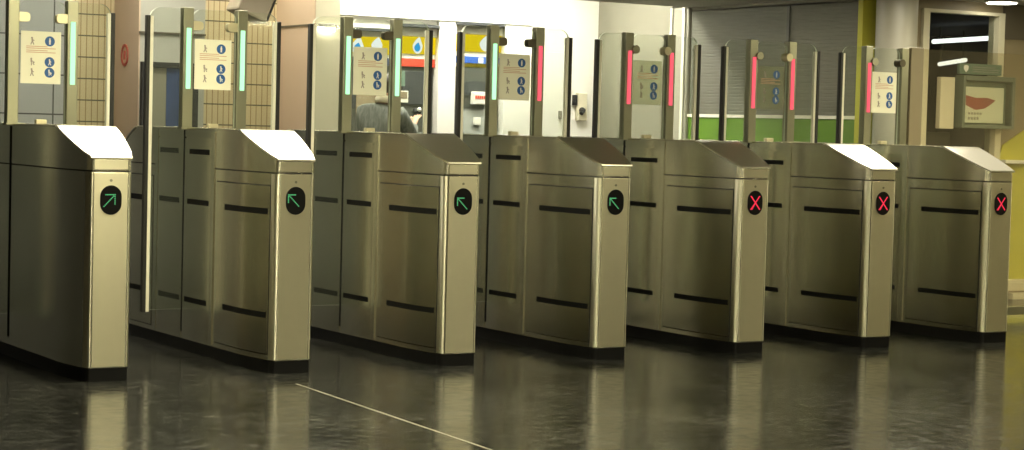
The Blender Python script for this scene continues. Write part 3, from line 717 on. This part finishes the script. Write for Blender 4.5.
obj('text_line', bm, 'mach_silver', sn)
# lime lower wall, ledge and step beside the booth
bm = bmesh.new(); prism(bm, [(8.96, 0.15), (10.39, 0.15), (10.39, 1.93), (9.25, 1.42), (8.985, 1.275), (8.96, 1.20)], 'y', BY - 0.012, BY - 0.001)
struct(obj('wall_lime', bm, 'limewall'))
struct(bobj('trim_7', 'white', None, (8.96, 10.39, BY - 0.08, BY - 0.013, 1.125, 1.155), bev=0.004))
struct(bobj('baseboard_right', 'cream', None, (8.96, 10.39, BY - 0.10, BY - 0.001, 0.06, 0.149), (8.96, 10.39, BY - 0.22, BY - 0.101, 0.0, 0.05)))
struct(bobj('baseboard_step', 'brown', None, (8.96, 10.39, BY - 0.16, BY - 0.001, 0.0505, 0.0595)))

# ------------------------------------------------------------------ lamps
def ceiling_light(x, y, w, d, mat, label, group):
    t = thing('ceiling_light', label, 'ceiling light', (x, y, HB if y > YC else H), 0, group)
    bobj('housing', 'housing', t, (-w / 2 - .02, w / 2 + .02, -d / 2 - .02, d / 2 + .02, -0.03, -0.001))
    bobj('diffuser', mat, t, (-w / 2, w / 2, -d / 2, d / 2, -0.042, -0.0305))
LAMPS = [
    (0.75, 1.62, 1.25, 0.62, 'lamp', 'bright ceiling light over the first gates'),
    (2.05, 1.62, 1.15, 0.62, 'lamp', 'bright ceiling light over the second gate'),
    (6.95, 1.55, 1.05, 0.62, 'lamp', 'bright ceiling light over the last gates'),
    (8.10, 1.55, 1.05, 0.62, 'lamp_soft', 'bright ceiling light before the booth window'),
    (5.10, 5.97, 1.1, 0.30, 'lamp_niche', 'white ceiling light before the ticket machines'),
    (6.50, 5.97, 1.1, 0.30, 'lamp_niche', 'white ceiling light before the white wall'),
    (3.75, 6.30, 0.6, 0.30, 'fill_cove', 'white fill light added before the cream tiles'),  # unseen cove lights put in to brighten tiles and left pier
    (2.30, 5.65, 1.2, 0.30, 'fill_cove', 'white fill light added before the left pier'),
    (6.30, 3.40, 0.9, 0.30, 'lamp', 'fill light added before the roller shutter'),  # unseen light added to brighten the shutter and green band
    (3.40, 4.60, 0.9, 0.30, 'lamp', 'fill light added behind the second gate'),  # unseen light added to lift the dark left background
    (0.80, -0.35, 1.2, 0.30, 'fill_warm', 'warm fill light added close before the first gates'),  # unseen pair added to brighten the first and last signs
    (7.00, -0.35, 1.2, 0.30, 'fill_warm', 'warm fill light added close before the last gates'),
    (0.80, -2.2, 1.5, 0.60, 'fill_warm', 'warm fill light added in the hall before the first gates'),  # unseen pair added to brighten the gates' front faces
    (4.40, -2.2, 1.2, 0.30, 'fill_warm', 'warm fill light added in the hall before the middle gates'),
    (8.90, 0.2, 1.2, 0.60, 'fill_warm', 'warm fill light added in the hall before the booth'),  # unseen light added for the lime wall and leaflet
    (1.50, -5.5, 1.2, 0.30, 'fill_warm', 'warm fill light added in the hall'),  # unseen rows put in to light the hall that the steel reflects
    (5.20, -5.5, 1.2, 0.30, 'fill_warm', 'warm fill light added in the hall'),
    (8.80, -5.5, 1.2, 0.30, 'fill_warm', 'warm fill light added in the hall'),
    (1.50, -9.0, 1.2, 0.30, 'fill_warm', 'warm fill light added in the hall'),
    (6.50, -9.0, 1.2, 0.30, 'fill_warm', 'warm fill light added in the hall'),
]
for (x, y, w, d, m_, lab) in LAMPS: ceiling_light(x, y, w, d, m_, lab, 'ceiling lights')
dl = thing('downlight', 'round white downlight in the ceiling above the booth window', 'downlight', (8.68, 2.55, H))
bm = bmesh.new(); cyl(bm, (0, 0, -0.012), (0, 0, -0.001), 0.14, 32); obj('downlight_rim', bm, 'housing', dl)
bm = bmesh.new(); cyl(bm, (0, 0, -0.020), (0, 0, -0.0125), 0.12, 32); obj('downlight_lens', bm, 'lamp_spot', dl)

# ------------------------------------------------------------------ the person
def skinned(name, V, Ed, R, mat, parent, sub=2, root=0):
    me = bpy.data.meshes.new(name); me.from_pydata(V, Ed, []); me.update()
    o = bpy.data.objects.new(name, me); COL.objects.link(o)
    sm = o.modifiers.new('skin', 'SKIN'); sm.use_smooth_shade = True
    for i, r in enumerate(R):
        sv = me.skin_vertices[0].data[i]
        sv.radius = r if isinstance(r, tuple) else (r, r); sv.use_root = (i == root)
    ss = o.modifiers.new('sub', 'SUBSURF'); ss.levels = sub; ss.render_levels = sub
    dg = bpy.context.evaluated_depsgraph_get()
    m2 = bpy.data.meshes.new_from_object(o.evaluated_get(dg))
    o.modifiers.clear(); o.data = m2; bpy.data.meshes.remove(me)
    m2.materials.clear(); m2.materials.append(M[mat])
    m2.polygons.foreach_set('use_smooth', [True] * len(m2.polygons))
    if parent: o.parent = parent
    return o

pr = thing('person', 'person in a dark grey jacket reaching towards a ticket machine', 'person', (4.695, 5.83, 0), math.radians(-50))
pr.scale = (0.985, 0.985, 0.985)
V = [(0, 0, .93), (0, .01, 1.08), (0, .03, 1.25), (0, .04, 1.40), (0, .06, 1.50), (0, .10, 1.575), (0, .125, 1.65), (0, .12, 1.72),
     (-.095, 0, .86), (-.11, .03, .50), (-.11, -.01, .12), (-.115, .01, .06), (-.12, .16, .035),
     (.095, 0, .86), (.11, .05, .50), (.11, .03, .12), (.115, .05, .06), (.12, .20, .035),
     (-.17, .035, 1.42), (-.22, .06, 1.16), (-.16, .28, 1.08), (-.15, .34, 1.08),
     (.17, .045, 1.42), (.20, .22, 1.24), (.13, .46, 1.35), (.12, .525, 1.39)]
Ed = [(0, 1), (1, 2), (2, 3), (3, 4), (4, 5), (5, 6), (6, 7), (0, 8), (8, 9), (9, 10), (10, 11), (11, 12), (0, 13), (13, 14), (14, 15), (15, 16), (16, 17),
      (3, 18), (18, 19), (19, 20), (20, 21), (3, 22), (22, 23), (23, 24), (24, 25)]
R = [(.14, .11), (.13, .10), (.13, .10), (.10, .085), (.052, .052), (.062, .07), (.078, .092), (.055, .065),
     .085, .058, .04, .045, .03, .085, .058, .04, .045, .03, .045, .040, .028, (.036, .02), .045, .040, .028, (.036, .02)]
# fingers
for (w, s, di) in ((21, -1, Vector((.0, 1, -.05))), (25, 1, Vector((-.05, .85, .5)))):
    di.normalize(); sd = Vector((1, 0, 0)); p = Vector(V[w])
    for j in range(4):
        b0 = p + di * .03 + sd * (.026 - .017 * j); L = (.07, .078, .072, .058)[j]
        i0 = len(V)
        V += [tuple(b0), tuple(b0 + di * L * .55 + Vector((0, 0, -.004))), tuple(b0 + di * L + Vector((0, 0, -.018)))]
        R += [.009, .0085, .007]; Ed += [(w, i0), (i0, i0 + 1), (i0 + 1, i0 + 2)]
    i0 = len(V); b0 = p + sd * (-s * .036) + di * -.005
    V += [tuple(b0), tuple(b0 + di * .04 + sd * (-s * .018))]; R += [.011, .009]; Ed += [(w, i0), (i0, i0 + 1)]
body = skinned('body', V, Ed, R, 'skin', pr)
# face
bm = bmesh.new(); ball(bm, (0, .222, 1.645), .016, .8, 1.2, 1.3, 10); obj('nose', bm, 'skin', body, True)
for s in (-1, 1):
    bm = bmesh.new(); ball(bm, (s * .03, .205, 1.672), .011, n=10); obj('eye', bm, 'sign_white', body, True)
    bm = bmesh.new(); ball(bm, (s * .080, .12, 1.655), .026, .4, .8, 1.2, 10); obj('ear', bm, 'skin', body, True)
bm = bmesh.new(); ball(bm, (0, .203, 1.612), .022, 1, .4, .3, 10); obj('mouth', bm, 'sign_red', body, True)
bm = bmesh.new(); ball(bm, (0, .105, 1.685), .10, .92, 1.08, 1.0, 20)
for v in bm.verts:
    if v.co.y > .16 and v.co.z < 1.71: v.co.y = .16
obj('hair', bm, 'hair', pr, True)
# jacket
JV = [(0, 0, .86), (0, .01, 1.05), (0, .03, 1.22), (0, .04, 1.38), (0, .058, 1.51),
      (-.175, .035, 1.425), (-.225, .06, 1.16), (-.175, .25, 1.085), (.175, .045, 1.425), (.205, .22, 1.24), (.14, .42, 1.335)]
JE = [(0, 1), (1, 2), (2, 3), (3, 4), (3, 5), (5, 6), (6, 7), (3, 8), (8, 9), (9, 10)]
JR = [(.185, .155), (.165, .14), (.175, .15), (.175, .14), (.10, .095), .088, .068, .05, .088, .068, .05]
skinned('jacket', JV, JE, JR, 'jacket', pr)
CV = [(0, .055, 1.505), (0, .068, 1.55), (0, .08, 1.58)]
skinned('collar', CV, [(0, 1), (1, 2)], [.085, .085, .080], 'scarf', pr)
TV = [(0, 0, .93), (-.095, 0, .84), (-.11, .03, .50), (-.11, -.005, .10), (.095, 0, .84), (.11, .05, .50), (.11, .035, .10)]
skinned('trousers', TV, [(0, 1), (1, 2), (2, 3), (0, 4), (4, 5), (5, 6)], [(.16, .125), .105, .078, .064, .105, .078, .064], 'trousers', pr)
for s, y in ((-1, 0), (1, .04)):
    bm = bmesh.new(); ball(bm, (s * .117, .085 + y, .045), .06, .85, 2.3, .74, 14)
    for v in bm.verts: v.co.z = max(0.001, v.co.z)
    obj('shoe', bm, 'shoe', pr, True)

# ------------------------------------------------------------------ world, camera, view
w = bpy.data.worlds.new('world'); S.world = w; w.use_nodes = True
bg = w.node_tree.nodes.get('Background') or w.node_tree.nodes.new('ShaderNodeBackground')
bg.inputs[0].default_value = (0.02, 0.02, 0.02, 1); bg.inputs[1].default_value = 0.5

F_PX, PITCH, ROLL, YAW = 2003.09, 0.0482, 0.0263, 0.5379
cam = bpy.data.cameras.new('camera'); co = bpy.data.objects.new('camera', cam); COL.objects.link(co)
Rr = Vector((math.cos(YAW), -math.sin(YAW), 0)); F0 = Vector((math.sin(YAW), math.cos(YAW), 0)); Zv = Vector((0, 0, 1))
Fv = F0 * math.cos(PITCH) - Zv * math.sin(PITCH); Uv = F0 * math.sin(PITCH) + Zv * math.cos(PITCH)
c, s = math.cos(ROLL), math.sin(ROLL)
EX = Rr * c + Uv * s; EU = -Rr * s + Uv * c
mat = Matrix((EX, EU, -Fv)).transposed().to_4x4(); mat.translation = Vector((-3.1258, -9.5325, 1.3093))
co.matrix_world = mat
cam.sensor_width = 36.0; cam.sensor_fit = 'HORIZONTAL'; cam.lens = F_PX / 1024 * 36.0
cam.clip_start = 0.05; cam.clip_end = 100
S.camera = co
S.view_settings.view_transform = 'Standard'; S.view_settings.look = 'None'
S.view_settings.gamma = 1.0; S.view_settings.exposure = 0.0; S.view_settings.use_curve_mapping = False
S.cycles.max_bounces = 10; S.cycles.transparent_max_bounces = 16; S.cycles.glossy_bounces = 6
S.cycles.use_denoising = True; S.cycles.sample_clamp_indirect = 6.0
